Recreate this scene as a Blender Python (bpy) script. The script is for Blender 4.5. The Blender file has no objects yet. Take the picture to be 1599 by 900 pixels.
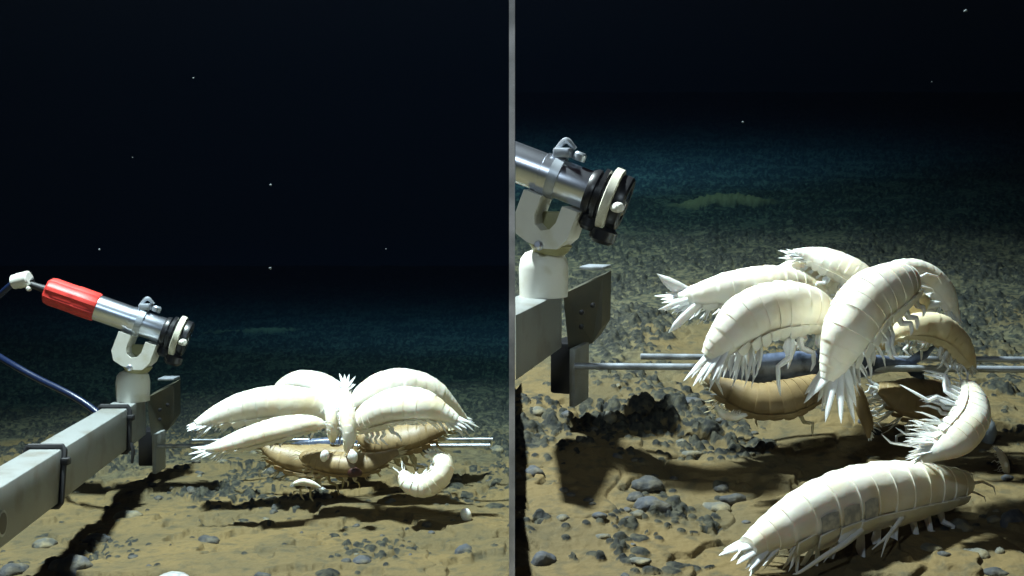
import bpy, bmesh, math, random
import numpy as np
from mathutils import Vector, Matrix
random.seed(7)
R = math.radians
C = bpy.data.collections.new('place'); 
scene = bpy.context.scene
scene.collection.children.link(C)

# ---------------------------------------------------------------- camera
F = 1715.0                       # focal length in photo pixels
HZ = 390.0                       # photo row of the true horizontal
PITCH = math.atan((450-HZ)/F)
cam_d = bpy.data.cameras.new('camera'); cam = bpy.data.objects.new('camera', cam_d)
scene.collection.objects.link(cam); scene.camera = cam
cam_d.sensor_width = 36.0; cam_d.lens = F/1599*36.0
cam_d.clip_start = 0.02; cam_d.clip_end = 200
cam.location = (0, 0, 0); cam.rotation_euler = (R(90)-PITCH, 0, 0)

# ---------------------------------------------------------------- dark water beyond
w = bpy.data.worlds.new('World'); scene.world = w; w.use_nodes = True
nt = w.node_tree; bg = nt.nodes['Background']
tc = nt.nodes.new('ShaderNodeTexCoord'); sx = nt.nodes.new('ShaderNodeSeparateXYZ')
rp = nt.nodes.new('ShaderNodeValToRGB')
mr = nt.nodes.new('ShaderNodeMapRange')
nt.links.new(tc.outputs['Generated'], sx.inputs[0])
nt.links.new(sx.outputs['Z'], mr.inputs['Value'])
mr.inputs['From Min'].default_value = -0.05; mr.inputs['From Max'].default_value = 0.25
nt.links.new(mr.outputs[0], rp.inputs[0])
nt.links.new(rp.outputs[0], bg.inputs[0])
e = rp.color_ramp.elements
e[0].position = 0.0; e[0].color = (0.003, 0.008, 0.013, 1)
e[1].position = 1.0; e[1].color = (0.0200, 0.0055, 0.0045, 1)
m_ = e.new(0.22); m_.color = (0.0160, 0.0055, 0.0060, 1)
bg.inputs[1].default_value = 1.0

# ---------------------------------------------------------------- the lander's key lamp, and added spots
def spot(name, loc, target, energy, size, blend, radius, col):
    d = bpy.data.lights.new(name, 'SPOT'); o = bpy.data.objects.new(name, d)
    scene.collection.objects.link(o); o.location = loc
    o.rotation_euler = (Vector(target)-Vector(loc)).to_track_quat('-Z', 'Y').to_euler()
    d.energy = energy; d.spot_size = R(size); d.spot_blend = blend; d.shadow_soft_size = radius; d.color = col
    return o
spot('lamp_key', (-0.72, 1.42, 1.75), (-0.05, 1.15, -0.3), 830, 100, 0.97, 0.07, (1.0, 0.92, 0.86))
spot('added_fill', (-0.45, -0.20, 0.75), (0.0, 1.6, -0.3), 19, 75, 0.9, 0.05, (0.95, 0.95, 1.0))  # added fill near the camera, lifts the fronts and the divider
spot('added_far', (0.0, 2.2, 1.75), (-0.3, 9.0, 0.25), 720, 88, 1.0, 0.06, (0.20, 0.50, 0.90))  # added blue spot standing in for the distant glow of the water
spot('added_mid', (-0.1, 2.3, 1.8), (-0.25, 4.2, -0.2), 150, 116, 1.0, 0.06, (0.35, 0.66, 0.80))  # added blue-green spot, bridges the dark gap between key and far light
vs = scene.view_settings
vs.view_transform = 'Standard'; vs.look = 'None'; vs.exposure = 0; vs.gamma = 1; vs.use_curve_mapping = False

# ---------------------------------------------------------------- helpers
def P(px, py, d):
    """point seen at a photo pixel, at depth d metres"""
    vx = (px-799.5)/F; vy = (450-py)/F
    c, s = math.cos(PITCH), math.sin(PITCH)
    # camera axes: forward (0,c,-s), up (0,s,c)
    y = c+vy*s; z = -s+vy*c
    k = d/y
    return Vector((vx*k, d, z*k))

def tag(o, label=None, cat=None, group=None, kind=None):
    if label: o['label'] = label
    if cat: o['category'] = cat
    if group: o['group'] = group
    if kind: o['kind'] = kind
    return o

def empty(name, loc, label, cat, group=None):
    o = bpy.data.objects.new(name, None); C.objects.link(o); o.location = loc; o.empty_display_size = 0.05
    return tag(o, label, cat, group)

class MB:
    """collects shapes into ONE mesh"""
    def __init__(s): s.v = []; s.f = []; s.m = []; s.mi = 0
    def add(s, vs_, fs):
        b = len(s.v); s.v += [Vector(p) for p in vs_]
        for f in fs: s.f.append([i+b for i in f]); s.m.append(s.mi)
    def rings(s, rings, cap=True, closed=True):
        n = len(rings[0]); vs_ = [p for r in rings for p in r]; fs = []
        for i in range(len(rings)-1):
            for j in range(n if closed else n-1):
                k = (j+1) % n
                fs.append((i*n+j, i*n+k, (i+1)*n+k, (i+1)*n+j))
        if cap:
            fs.append(tuple(range(n-1, -1, -1))); fs.append(tuple((len(rings)-1)*n+j for j in range(n)))
        s.add(vs_, fs)
    def tube(s, pts, rad, n=8, flat=None, smoothpath=False):
        """tapered tube through pts; rad list or number; flat=(vector, ratio) squashes along the vector"""
        pts = [Vector(p) for p in pts]
        if smoothpath: 
            r0 = rad if hasattr(rad, '__len__') else [rad]*len(pts)
            pts, rad = spline(pts, 6, r0)
        if not hasattr(rad, '__len__'): rad = [rad]*len(pts)
        rr = []; prev = None
        for i, p in enumerate(pts):
            t = (pts[min(i+1, len(pts)-1)]-pts[max(i-1, 0)]).normalized()
            if prev is None:
                a = Vector((0, 0, 1)) if abs(t.z) < .9 else Vector((1, 0, 0))
                if flat: a = flat[0]
                x = (a-t*a.dot(t)).normalized()
            else: x = (prev-t*prev.dot(t)).normalized()
            prev = x; y = t.cross(x)
            q = flat[1] if flat else 1
            rr.append([p+(x*q*math.cos(2*math.pi*k/n)+y*math.sin(2*math.pi*k/n))*rad[i] for k in range(n)])
        s.rings(rr)
    def box(s, mat, sx_, sy_, sz_, bev=0.0):
        """rounded box, centre mat, full sizes"""
        bm = bmesh.new(); bmesh.ops.create_cube(bm, size=1)
        for v in bm.verts: v.co = Vector((v.co.x*sx_, v.co.y*sy_, v.co.z*sz_))
        if bev: bmesh.ops.bevel(bm, geom=bm.edges[:], offset=bev, segments=2, affect='EDGES', profile=.5)
        bm.verts.index_update()
        s.add([mat @ v.co for v in bm.verts], [[v.index for v in f.verts] for f in bm.faces]); bm.free()
    def lathe(s, base, axis, prof, n=32, side=None, flutes=0, fl=0.0):
        """prof = [(distance along axis, radius)]"""
        axis = axis.normalized(); a = side or (Vector((0, 0, 1)) if abs(axis.z) < .9 else Vector((1, 0, 0)))
        x = (a-axis*a.dot(axis)).normalized(); y = axis.cross(x)
        rr = []
        for (t, r) in prof:
            rr.append([base+axis*t+(x*math.cos(2*math.pi*k/n)+y*math.sin(2*math.pi*k/n))*r*(1+fl*(1 if (k*flutes//n*2+ (k*flutes*2//n)) % 2 else 0) if flutes else 1) for k in range(n)])
        s.rings(rr)
    def build(s, name, mats, parent=None, smooth=True, xf=None, clip=False, origin=None, angle=38):
        vs_ = [xf @ p for p in s.v] if xf is not None else s.v
        o0 = origin if origin is not None else Vector((0, 0, 0))
        me = bpy.data.meshes.new(name)
        me.from_pydata([tuple(p-o0) for p in vs_], [], s.f)
        for i, p in enumerate(me.polygons): p.material_index = s.m[i]; p.use_smooth = smooth
        if not isinstance(mats, (list, tuple)): mats = [mats]
        for m in mats: me.materials.append(m)
        bm = bmesh.new(); bm.from_mesh(me)
        if clip:
            g = bm.verts[:]+bm.edges[:]+bm.faces[:]
            r = bmesh.ops.bisect_plane(bm, geom=g, plane_co=(0.0035-o0.x, 0, 0), plane_no=(1, 0, 0), clear_inner=True)
            ed = [q for q in r['geom_cut'] if isinstance(q, bmesh.types.BMEdge)]
            if ed: bmesh.ops.holes_fill(bm, edges=ed, sides=0)
            if not bm.verts: bm.free(); return None
        bmesh.ops.recalc_face_normals(bm, faces=bm.faces[:])
        bm.to_mesh(me); bm.free()
        if smooth: me.set_sharp_from_angle(angle=R(angle))
        o = bpy.data.objects.new(name, me); C.objects.link(o)
        o.location = o0
        if parent is not None:
            o.parent = parent
            o.location = o0-parent.location
        return o

def spline(pts, k, vals=None):
    """Catmull-Rom; returns denser points (and values)"""
    n = len(pts); P_ = [pts[0]*2-pts[1]]+list(pts)+[pts[-1]*2-pts[-2]]
    V_ = None
    if vals is not None: V_ = [vals[0]]+list(vals)+[vals[-1]]
    out = []; ov = []
    for i in range(1, n):
        for j in range(k):
            t = j/k
            a, b, c_, d = P_[i-1], P_[i], P_[i+1], P_[i+2]
            out.append(.5*((2*b)+(c_-a)*t+(2*a-5*b+4*c_-d)*t*t+(3*b-a-3*c_+d)*t**3))
            if V_: ov.append(V_[i]+(V_[i+1]-V_[i])*t)
    out.append(pts[-1]); 
    if V_: ov.append(vals[-1])
    return (out, ov) if vals is not None else out

# ---------------------------------------------------------------- materials
def mat(name, col, rough=.5, metal=0, noise=None, bump=None, spec=.5, sss=0):
    """noise=(scale, second colour, low, high); bump=(scale, strength, distance)"""
    m = bpy.data.materials.new(name); m.use_nodes = True; t = m.node_tree; b = t.nodes['Principled BSDF']
    b.inputs['Base Color'].default_value = (*col, 1); b.inputs['Roughness'].default_value = rough
    b.inputs['Metallic'].default_value = metal; b.inputs['Specular IOR Level'].default_value = spec
    if sss:
        b.inputs['Subsurface Weight'].default_value = sss; b.inputs['Subsurface Radius'].default_value = (1, .6, .35)
        b.inputs['Subsurface Scale'].default_value = .012
    tc = t.nodes.new('ShaderNodeTexCoord')
    if noise:
        n = t.nodes.new('ShaderNodeTexNoise'); n.inputs['Scale'].default_value = noise[0]; n.inputs['Detail'].default_value = 6
        r = t.nodes.new('ShaderNodeMapRange'); r.inputs['From Min'].default_value = noise[2]; r.inputs['From Max'].default_value = noise[3]
        x = t.nodes.new('ShaderNodeMix'); x.data_type = 'RGBA'
        x.inputs['A'].default_value = (*col, 1); x.inputs['B'].default_value = (*noise[1], 1)
        t.links.new(tc.outputs['Object'], n.inputs['Vector']); t.links.new(n.outputs['Fac'], r.inputs['Value'])
        t.links.new(r.outputs[0], x.inputs['Factor']); t.links.new(x.outputs['Result'], b.inputs['Base Color'])
    if bump:
        n2 = t.nodes.new('ShaderNodeTexNoise'); n2.inputs['Scale'].default_value = bump[0]; n2.inputs['Detail'].default_value = 5
        bp = t.nodes.new('ShaderNodeBump'); bp.inputs['Strength'].default_value = bump[1]; bp.inputs['Distance'].default_value = bump[2]
        t.links.new(tc.outputs['Object'], n2.inputs['Vector']); t.links.new(n2.outputs['Fac'], bp.inputs['Height'])
        t.links.new(bp.outputs[0], b.inputs['Normal'])
    return m
M = dict(
 shell=mat('pale_shell', (.87, .835, .735), .36, noise=(24, (.78, .67, .44), .46, .74), bump=(75, .55, .0014), sss=.25),
 cream=mat('cream_shell', (.80, .70, .46), .45, noise=(30, (.62, .47, .22), .45, .75), bump=(160, .25, .0006), sss=.12),
 shadowed=mat('shadowed_shell', (.30, .215, .10), .5, noise=(30, (.17, .115, .05), .40, .72), bump=(120, .3, .0008), sss=.08),  # shade under the clusters put into the shell colour
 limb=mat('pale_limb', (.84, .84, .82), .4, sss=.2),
 shadowedlimb=mat('shadowed_limb', (.45, .38, .22), .5, sss=.2),  # pale limbs browned to carry the same shade in their colour
 patch=mat('grey_flank_patch', (.30, .31, .31), .45, noise=(150, (.62, .60, .54), .42, .70)),
 steel=mat('polished_steel', (.74, .78, .88), .30, 1, bump=(60, .08, .0004)),
 dull=mat('dull_steel', (.50, .54, .60), .38, .5, noise=(50, (.25, .27, .3), .4, .7)),
 red=mat('red_plastic', (.70, .045, .035), .5, noise=(45, (.42, .02, .018), .52, .72), bump=(90, .3, .0006)),
 black=mat('black_plastic', (.012, .012, .014), .35),
 rubber=mat('black_rubber', (.02, .02, .022), .55),
 white=mat('white_plastic', (.80, .79, .72), .4, noise=(40, (.62, .58, .42), .55, .8)),
 cream_ring=mat('cream_ring', (.72, .70, .58), .35, noise=(60, (.45, .42, .3), .5, .75)),
 beam=mat('grey_anodised', (.27, .285, .28), .45, 0, noise=(22, (.17, .155, .12), .50, .75), bump=(220, .15, .0004)),
 dark=mat('dark_block', (.05, .05, .035), .5, noise=(40, (.08, .07, .04), .4, .7)),
 cable=mat('blue_cable', (.007, .015, .050), .35),
 olive=mat('olive_plastic', (.34, .32, .16), .5),
 glass=mat('lens_glass', (.02, .03, .05), .05, spec=.8),
 edge=mat('grey_strip', (.88, .88, .90), .6, noise=(20, (.33, .34, .35), .4, .6)),
 sheet=mat('dark_sheet', (.012, .018, .025), .7),
 fish=mat('fish_skin', (.11, .14, .22), .32, noise=(55, (.02, .03, .05), .45, .6), bump=(220, .3, .0006)),
 flesh=mat('bait_flesh', (.30, .16, .07), .5, noise=(60, (.16, .05, .03), .4, .7), bump=(80, .5, .002)),
 flake=mat('flake', (.16, .18, .19), .7),
 gill=mat('dark_red', (.045, .012, .008), .5),
)
def rock_mat():
    m = mat('dark_nodule', (.035, .037, .038), .8, noise=(70, (.11, .095, .06), .45, .75), bump=(120, .8, .003))
    return m
M['rock'] = rock_mat()
M['rock2'] = mat('dusted_nodule', (.085, .085, .07), .8, noise=(60, (.22, .18, .095), .45, .68), bump=(120, .8, .003))
M['bluerock'] = mat('blue_grey_nodule', (.045, .050, .060), .8, noise=(60, (.12, .105, .07), .45, .70), bump=(120, .8, .003))

# ---------------------------------------------------------------- noise for the seabed
rs = np.random.RandomState(11)
perm = rs.permutation(1024); ang = rs.rand(1024)*2*np.pi; jx = rs.rand(1024); jy = rs.rand(1024); jr = rs.rand(1024)
def hsh(i, j): return perm[(perm[i & 1023]+j) & 1023]
def perlin(x, y):
    i = np.floor(x).astype(int); j = np.floor(y).astype(int); fx = x-i; fy = y-j
    u = fx*fx*fx*(fx*(fx*6-15)+10); v = fy*fy*fy*(fy*(fy*6-15)+10)
    def g(a, b):
        t = ang[hsh(i+a, j+b)]; return np.cos(t)*(fx-a)+np.sin(t)*(fy-b)
    return ((1-u)*g(0, 0)+u*g(1, 0))*(1-v)+((1-u)*g(0, 1)+u*g(1, 1))*v
def fbm(x, y, o=4):
    s = 0; a = 1
    for k in range(o): s = s+a*perlin(x*2**k+17*k, y*2**k+31*k); a *= .5
    return s
def cells(x, y):
    """distance to the nearest jittered point, and that cell's random value"""
    i = np.floor(x).astype(int); j = np.floor(y).astype(int)
    best = np.full(x.shape, 9.); val = np.zeros(x.shape)
    for a in (-1, 0, 1):
        for b in (-1, 0, 1):
            h = hsh(i+a, j+b); d = np.hypot(i+a+.15+.7*jx[h]-x, j+b+.15+.7*jy[h]-y)
            q = d < best; best = np.where(q, d, best); val = np.where(q, jr[h], val)
    return best, val
H0 = .387; SL = .157
def sstep(a, b, x):
    t = np.clip((x-a)/(b-a), 0, 1); return t*t*(3-2*t)
def ground(x, y, side):
    """height, nodule amount (0..1), pale amount.  side 0 = flat floor (x<0), 1 = rising floor (x>0)"""
    x = np.asarray(x, float); y = np.asarray(y, float)
    base = (-H0+SL*y) if side else (-H0+0*y)
    sc = 1.0 if side else 1.0
    o = 40.0*side
    X = x*sc+o; Y = y*sc
    h = .016*fbm(X*2.2, Y*2.2, 3)+.0055*fbm(X*9, Y*9, 3)
    # crusty ledges in the sediment
    c = fbm(X*7+3, Y*7, 4); h = h+(.005 if side else .007)*(sstep(-.014, .014, c)-.5)-.004*np.exp(-(fbm(X*5+31, Y*5, 4)/.02)**2)
    # where the nodules lie thick: the back, thinning out into the front sand
    front = 1.45 if side else 2.0
    cover = sstep(-.28, .22, fbm(X*3+9, Y*3, 3)+(y-front)*1.5)
    cover = np.maximum(cover, sstep(.30, .52, fbm(X*4+70, Y*4, 3))*.55)
    cover = np.clip(cover*(.80+1.7*fbm(X*5+50, Y*5, 3)), .03, .95)
    d1, v1 = cells(X*52, Y*52); d2, v2 = cells(X*100+5, Y*100); d3, v3 = cells(X*24, Y*24)
    b1 = np.clip(1-(d1/.46)**2, 0, 1)*(v1 < cover*.75)
    b2 = np.clip(1-(d2/.45)**2, 0, 1)*(v2 < cover*.8)
    b3 = np.clip(1-(d3/.40)**2, 0, 1)*(v3 < cover*.30)
    h = h+.0062*np.sqrt(b1)*(.5+1.0*v1)+.0036*np.sqrt(b2)+.007*np.sqrt(b3)
    h = h+.004*fbm(X*45, Y*45, 3)*(.15+cover)
    nod = np.clip(np.maximum(np.maximum(b1, b2*.8), b3)*2.2, 0, 1)
    # the pale drift of sediment far back
    if side: rx, ry, lx, ly = .64, 3.32, .17, .06
    else: rx, ry, lx, ly = -1.2, 5.1, .20, .10
    q = ((x-rx)/lx)**2+((y-ry-(x-rx)*.25)/ly)**2 + fbm(X*9, Y*9, 2)*1.1
    pale = np.clip(1.3-q, 0, 1)
    h = h+.02*pale
    grav = sstep(-.10, .55, fbm(X*4+21, Y*4, 3)*.8+(y-front))
    return base+h, nod*(1-pale), pale, grav*(1-pale)

def seabed():
    V = []; Fc = []; N = []; PL = []; GV = []
    for side in (0, 1):
        Hh = H0
        rows = np.concatenate([np.linspace(-.6, .5, 12, endpoint=False), H0*F/np.arange(H0*F/.5, 25, -1.45)])
        rows = rows[rows < 27]
        u = np.concatenate([np.linspace(0, .50, 430), np.linspace(.505, 1.5, 60)])
        if side == 0: u = -u[::-1]
        yy, uu = np.meshgrid(rows, u, indexing='ij')
        xx = uu*(np.maximum(yy, 0)*.93+.12)
        xx = np.where(np.abs(uu) > .5, np.sign(uu)*(np.abs(xx)+(np.abs(uu)-.5)*1.0), xx)
        z, nod, pale, grav = ground(xx, yy, side); GV.append(grav.ravel())
        nr, nc = yy.shape; b = len(V)
        if b: b = sum(len(a) for a in V)
        V.append(np.stack([xx.ravel(), yy.ravel(), z.ravel()], 1)); N.append(nod.ravel()); PL.append(pale.ravel())
        i = np.arange(nr-1)[:, None]*nc+np.arange(nc-1)[None, :]
        q = np.stack([i, i+1, i+nc+1, i+nc], -1).reshape(-1, 4)+ (sum(len(a) for a in V[:-1]))
        Fc.append(q)
        if side == 0: edge0 = np.arange(nr)*nc+nc-1; 
        else: edge1 = np.arange(nr)*nc+len(V[0])
    Fc.append(np.stack([edge0[:-1], edge1[:-1], edge1[1:], edge0[1:]], 1))      # the step between the two floors
    V = np.concatenate(V); Fc = np.concatenate(Fc)
    me = bpy.data.meshes.new('seabed')
    me.vertices.add(len(V)); me.vertices.foreach_set('co', V.ravel().astype(np.float32))
    me.loops.add(len(Fc)*4); me.loops.foreach_set('vertex_index', Fc.ravel().astype(np.int32))
    me.polygons.add(len(Fc)); me.polygons.foreach_set('loop_start', (np.arange(len(Fc))*4).astype(np.int32))
    me.polygons.foreach_set('use_smooth', np.ones(len(Fc), bool))
    me.update(calc_edges=True)
    for nm, a in (('nodule', N), ('pale', PL), ('gravel', GV)):
        at = me.attributes.new(nm, 'FLOAT', 'POINT'); at.data.foreach_set('value', np.concatenate(a).astype(np.float32))
    m = bpy.data.materials.new('sediment'); m.use_nodes = True; t = m.node_tree; b = t.nodes['Principled BSDF']
    L = t.links.new
    def nd(k): return t.nodes.new(k)
    geo = nd('ShaderNodeNewGeometry')
    def noise(sc, det=5):
        n = nd('ShaderNodeTexNoise'); n.inputs['Scale'].default_value = sc; n.inputs['Detail'].default_value = det
        L(geo.outputs['Position'], n.inputs['Vector']); return n
    def mix(fac, A, B):
        x = nd('ShaderNodeMix'); x.data_type = 'RGBA'
        for s_, v in (('Factor', fac), ('A', A), ('B', B)):
            if isinstance(v, tuple): x.inputs[s_].default_value = v
            else: L(v, x.inputs[s_])
        return x.outputs['Result']
    def rng(v, a, b_):
        r = nd('ShaderNodeMapRange'); r.inputs['From Min'].default_value = a; r.inputs['From Max'].default_value = b_; L(v, r.inputs['Value']); return r.outputs[0]
    a1 = nd('ShaderNodeAttribute'); a1.attribute_name = 'nodule'; a2 = nd('ShaderNodeAttribute'); a2.attribute_name = 'pale'
    sand = mix(rng(noise(9).outputs[0], .35, .65), (.150, .106, .044, 1), (.100, .078, .038, 1))
    sand = mix(rng(noise(60).outputs[0], .50, .72), sand, (.07, .060, .034, 1))
    a3 = nd('ShaderNodeAttribute'); a3.attribute_name = 'gravel'
    fine = mix(rng(noise(85).outputs[0], .42, .62), (.105, .095, .055, 1), (.030, .034, .028, 1))
    sand = mix(a3.outputs['Fac'], sand, fine)
    rock = mix(rng(noise(130).outputs[0], .40, .65), (.016, .018, .017, 1), (.058, .055, .037, 1))
    # sediment dust broken up over the nodules
    add = nd('ShaderNodeMath'); add.operation = 'MULTIPLY_ADD'
    L(noise(70).outputs[0], add.inputs[0]); add.inputs[1].default_value = -1.1; 
    ad2 = nd('ShaderNodeMath'); ad2.operation = 'ADD'; L(a1.outputs['Fac'], ad2.inputs[0]); ad2.inputs[1].default_value = .42
    L(ad2.outputs[0], add.inputs[2])
    col = mix(rng(add.outputs[0], .10, .45), sand, rock)
    col = mix(a2.outputs['Fac'], col, (.22, .16, .07, 1))
    L(col, b.inputs['Base Color']); b.inputs['Roughness'].default_value = .85; b.inputs['Specular IOR Level'].default_value = .2
    bp = nd('ShaderNodeBump'); bp.inputs['Strength'].default_value = .7; bp.inputs['Distance'].default_value = .004
    L(noise(110, 8).outputs[0], bp.inputs['Height']); L(bp.outputs[0], b.inputs['Normal'])
    me.materials.append(m)
    o = bpy.data.objects.new('seabed', me); C.objects.link(o); o['kind'] = 'structure'
seabed()
def gz(x, y):
    return float(ground(np.array([x]), np.array([y]), 1 if x > 0 else 0)[0][0])
def gp(px, py):
    """point of the sea floor seen at a photo pixel"""
    d = H0*F/((py-120) if px > 800 else (py-390))
    for k in range(4):
        p = P(px, py, d); h = gz(p.x, p.y)
        # move along the ray so that its height meets the ground
        s = SL if px > 800 else 0
        slope = p.z/d-s
        d = d+(h-p.z)/(slope) if abs(slope) > 1e-4 else d
    p = P(px, py, d); p.z = gz(p.x, p.y); return p

# ---------------------------------------------------------------- water haze
def haze():
    b = MB(); b.box(Matrix.Translation((0, 13.2, 1.3)), 90, 30.4, 6.2)
    m = bpy.data.materials.new('water_haze'); m.use_nodes = True; t = m.node_tree
    t.nodes.remove(t.nodes['Principled BSDF'])
    v = t.nodes.new('ShaderNodeVolumePrincipled')
    v.inputs['Color'].default_value = (.003, .0045, .008, 1); v.inputs['Density'].default_value = .16
    v.inputs['Absorption Color'].default_value = (.0, .25, .42, 1); v.inputs['Anisotropy'].default_value = .3
    t.links.new(v.outputs[0], t.nodes['Material Output'].inputs['Volume'])
    o = b.build('haze', m, smooth=False); o['kind'] = 'stuff'
haze()

# ---------------------------------------------------------------- the divider
def divider():
    t = empty('divider', (0, .75, -.40), 'thin light grey upright strip with a dark sheet behind, between the two rigs', 'divider')
    b = MB(); b.box(Matrix.Translation((0, .7515, -.06)), .0040, .003, .80)
    b.build('edge_strip', M['edge'], t, smooth=False)
    b = MB()                     # low sheet that holds back the higher floor
    pr = [(.754, -.40), (1.385, -.40), (1.385, -H0+SL*1.385+.03), (.754, -H0+SL*.754+.035)]
    b.rings([[Vector((x, y, z)) for y, z in pr] for x in (-.0011, .0011)])
    b.build('sheet', M['sheet'], t, smooth=False)
divider()

# ---------------------------------------------------------------- camera rigs
A_L = P(245, 697, 1.75); A_R = P(900, 572, 1.167)
def rig(XF, clip, labels):
    grp = None
    def mm(px, d=1.72): return px*d/F
    I = XF if XF is not None else Matrix.Identity(4)
    def bld(mb, name, mats, parent, **k): return mb.build(name, mats, parent, xf=I, clip=clip, **k)
    # --- beam
    u = Vector((.117, -.993, 0)).normalized(); v = Vector((.993, .117, 0)).normalized(); z = Vector((0, 0, 1))
    top = P(228, 620, 1.78)                      # upper right corner of the far end
    hw, hh = .020, .031
    E = top-v*hw-z*hh
    fr = Matrix((( v.x, u.x, 0, 0), (v.y, u.y, 0, 0), (0, 0, 1, 0), (0, 0, 0, 1)))
    def at(s, a=0, c=0): return Matrix.Translation(E+u*s+v*a+z*c) @ fr
    bt = empty('mounting_beam', I @ (E+u*.1), labels[0], 'beam')
    b = MB(); b.box(at(.6), 2*hw, 1.2, 2*hh, .0025); bld(b, 'box_section', M['beam'], bt)
    b = MB()
    for k in range(1):
        b.lathe(E+u*.684+v*(hw-.004)+z*(-.006), v, [(0, .011), (.0055, .011)], 20)
    bld(b, 'bolt_hole', M['black'], bt)
    b = MB(); b.lathe(E+u*.684+v*(hw-.001)+z*(-.006), v, [(0, .0135), (.0022, .0135), (.0022, .0108), (0, .0108)], 24)
    bld(b, 'hole_rim', M['dull'], bt)
    # far end: dark end block with a bright top flange, hanging plate and black box
    d = 1.81
    eb = P(251, 634, d)
    b = MB(); 
    cs = [P(229, 622, 1.78), P(272, 600, 1.84), P(272, 655, 1.84), P(262, 672, 1.83), P(236, 681, 1.78)]
    off = Vector((-.012, .075, 0))
    b.rings([[c for c in cs], [c+off for c in cs]]); bld(b, 'end_block', M['dark'], bt, smooth=False)
    b = MB(); tp = [P(240, 600, 1.80), P(270, 594, 1.84)]
    b.box(Matrix.Translation((tp[0]+tp[1])/2+Vector((0, .03, .003))), mm(26, 1.8), .035, .004, .001); bld(b, 'flange', M['dull'], bt)
    b = MB(); b.box(Matrix.Translation(P(242, 709, 1.77)+Vector((0, .02, 0))), .0065, .05, .064, .001); bld(b, 'hanging_plate', M['beam'], bt)
    b = MB(); b.box(Matrix.Translation(P(225, 702, 1.79)+Vector((0, .03, 0))), .024, .05, .058, .003); bld(b, 'black_box', M['black'], bt)
    b = MB()
    for (px, py) in ((250, 640), (262, 632), (250, 655)):
        b.lathe(P(px, py, 1.79), Vector((0.2, -1, 0)), [(0, .003), (.004, .003), (.005, .001)], 8)
    bld(b, 'bolt', M['black'], bt)
    # straps
    if not clip:
        for (s, sk) in ((.13, .02), (.47, .05)):   # two black ties
            st = empty('cable_tie', I @ (E+u*s+z*hh), labels[3][0 if s < .3 else 1], 'strap', 'black straps round the mounting beam')
            b = MB(); r = .0036; g = .003
            loop = [E+u*(s)+v*a+z*c for a, c in ((-hw-g, hh+g), (hw+g, hh+g), (hw+g, -hh-g), (-hw-g, -hh-g))]
            loop = [loop[0]+u*(-.004), loop[1], loop[2]+u*sk*.4, loop[3]+u*sk*.3]
            pts = []
            for i in range(4):
                p, q = loop[i], loop[(i+1) % 4]
                pts += [p.lerp(q, .06), p.lerp(q, .5), p.lerp(q, .94)]
            pts.append(pts[0]); b.tube(pts, r, 8); bld(b, 'band', M['rubber'], st)
            b = MB(); b.box(Matrix.Translation(loop[1].lerp(loop[2], .25)+v*.002), .010, .012, .009, .002); bld(b, 'buckle', M['rubber'], st)
            if s < .3:
                b = MB(); q = loop[1].lerp(loop[2], .8)+v*.003
                b.tube([q, q+Vector((.004, -.003, -.012)), q+Vector((.002, -.003, -.030))], [.003, .003, .002], 6); bld(b, 'loose_end', M['rubber'], st)
    # --- camera housing
    a0 = P(70, 452, 1.700); a1 = P(262, 519, 1.730)
    ax = (a1-a0).normalized()
    def al(px): return P(px, 452+(px-70)*67/192, 1.700+(px-70)/192*.030)
    base = al(150)
    side = Vector((0, 0, 1))
    ct = empty('camera_housing', I @ al(211), labels[1], 'underwater camera')
    # body
    b = MB(); r = .0203
    Lb = (al(258)-al(150)).length
    b.lathe(al(150), ax, [(0, r*.9), (.002, r), (Lb*.50, r), (Lb*.505, r*1.05), (Lb*.60, r*1.05), (Lb*.605, r), (Lb*.97, r), (Lb, r*.97)], 40)
    bld(b, 'steel_tube', M['steel'], ct)
    if not clip:
        Lc = (al(152)-al(72)).length
        b = MB(); rr = .0205
        prof = [(0, rr*.75), (.003, rr*.92), (.010, rr), (Lc*.55, rr), (Lc*.57, rr*1.03), (Lc-.003, rr*1.03), (Lc, rr*.98)]
        b.lathe(al(72), ax, prof, 48, flutes=8, fl=.075)
        bld(b, 'red_cap', M['red'], ct, angle=25)
        b = MB(); q = al(72)
        b.tube([q+ax*.004, q-ax*.012, q-ax*.024], [.007, .0055, .005], 12); bld(b, 'cable_gland', M['rubber'], ct)
        cc = P(34, 437, 1.74); dr = (P(50, 433, 1.735)-P(20, 440, 1.74)).normalized()
        b = MB(); b.lathe(P(20, 441, 1.74), dr, [(0, .009), (.002, .0115), (.010, .0115), (.0105, .0125), (.028, .0125), (.030, .010)], 20)
        bld(b, 'connector', M['white'], ct)
        b = MB(); b.tube([q-ax*.018, P(52, 446, 1.74), P(48, 436, 1.738)], [.0055, .005, .005], 10, smoothpath=True); bld(b, 'pigtail', M['rubber'], ct)
        b = MB(); b.lathe(P(46, 451, 1.73), Vector((0, -1, 0)), [(0, .004), (.004, .004), (.006, .002)], 10); bld(b, 'screw', M['white'], ct)
    # front rings
    q = al(258)
    b = MB(); b.lathe(q, ax, [(-.004, .0215), (0, .024), (.004, .024), (.0045, .0215), (.007, .0215), (.0075, .0275), (.012, .0275), (.0125, .024), (.016, .024)], 40)
    bld(b, 'collar', M['black'], ct)
    b = MB(); b.lathe(q+ax*.016, ax, [(0, .030), (.001, .0325), (.009, .0325), (.010, .030)], 48); bld(b, 'front_ring', M['cream_ring'], ct)
    b = MB(); b.lathe(q+ax*.026, ax, [(0, .027), (.002, .0285), (.010, .0285), (.012, .026), (.012, .018), (.008, .017)], 40); bld(b, 'lens_hood', M['black'], ct)
    b = MB(); b.lathe(q+ax*.032, ax, [(0, .017), (.004, .015), (.007, .010), (.008, .003)], 32); bld(b, 'lens', M['glass'], ct)
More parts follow.
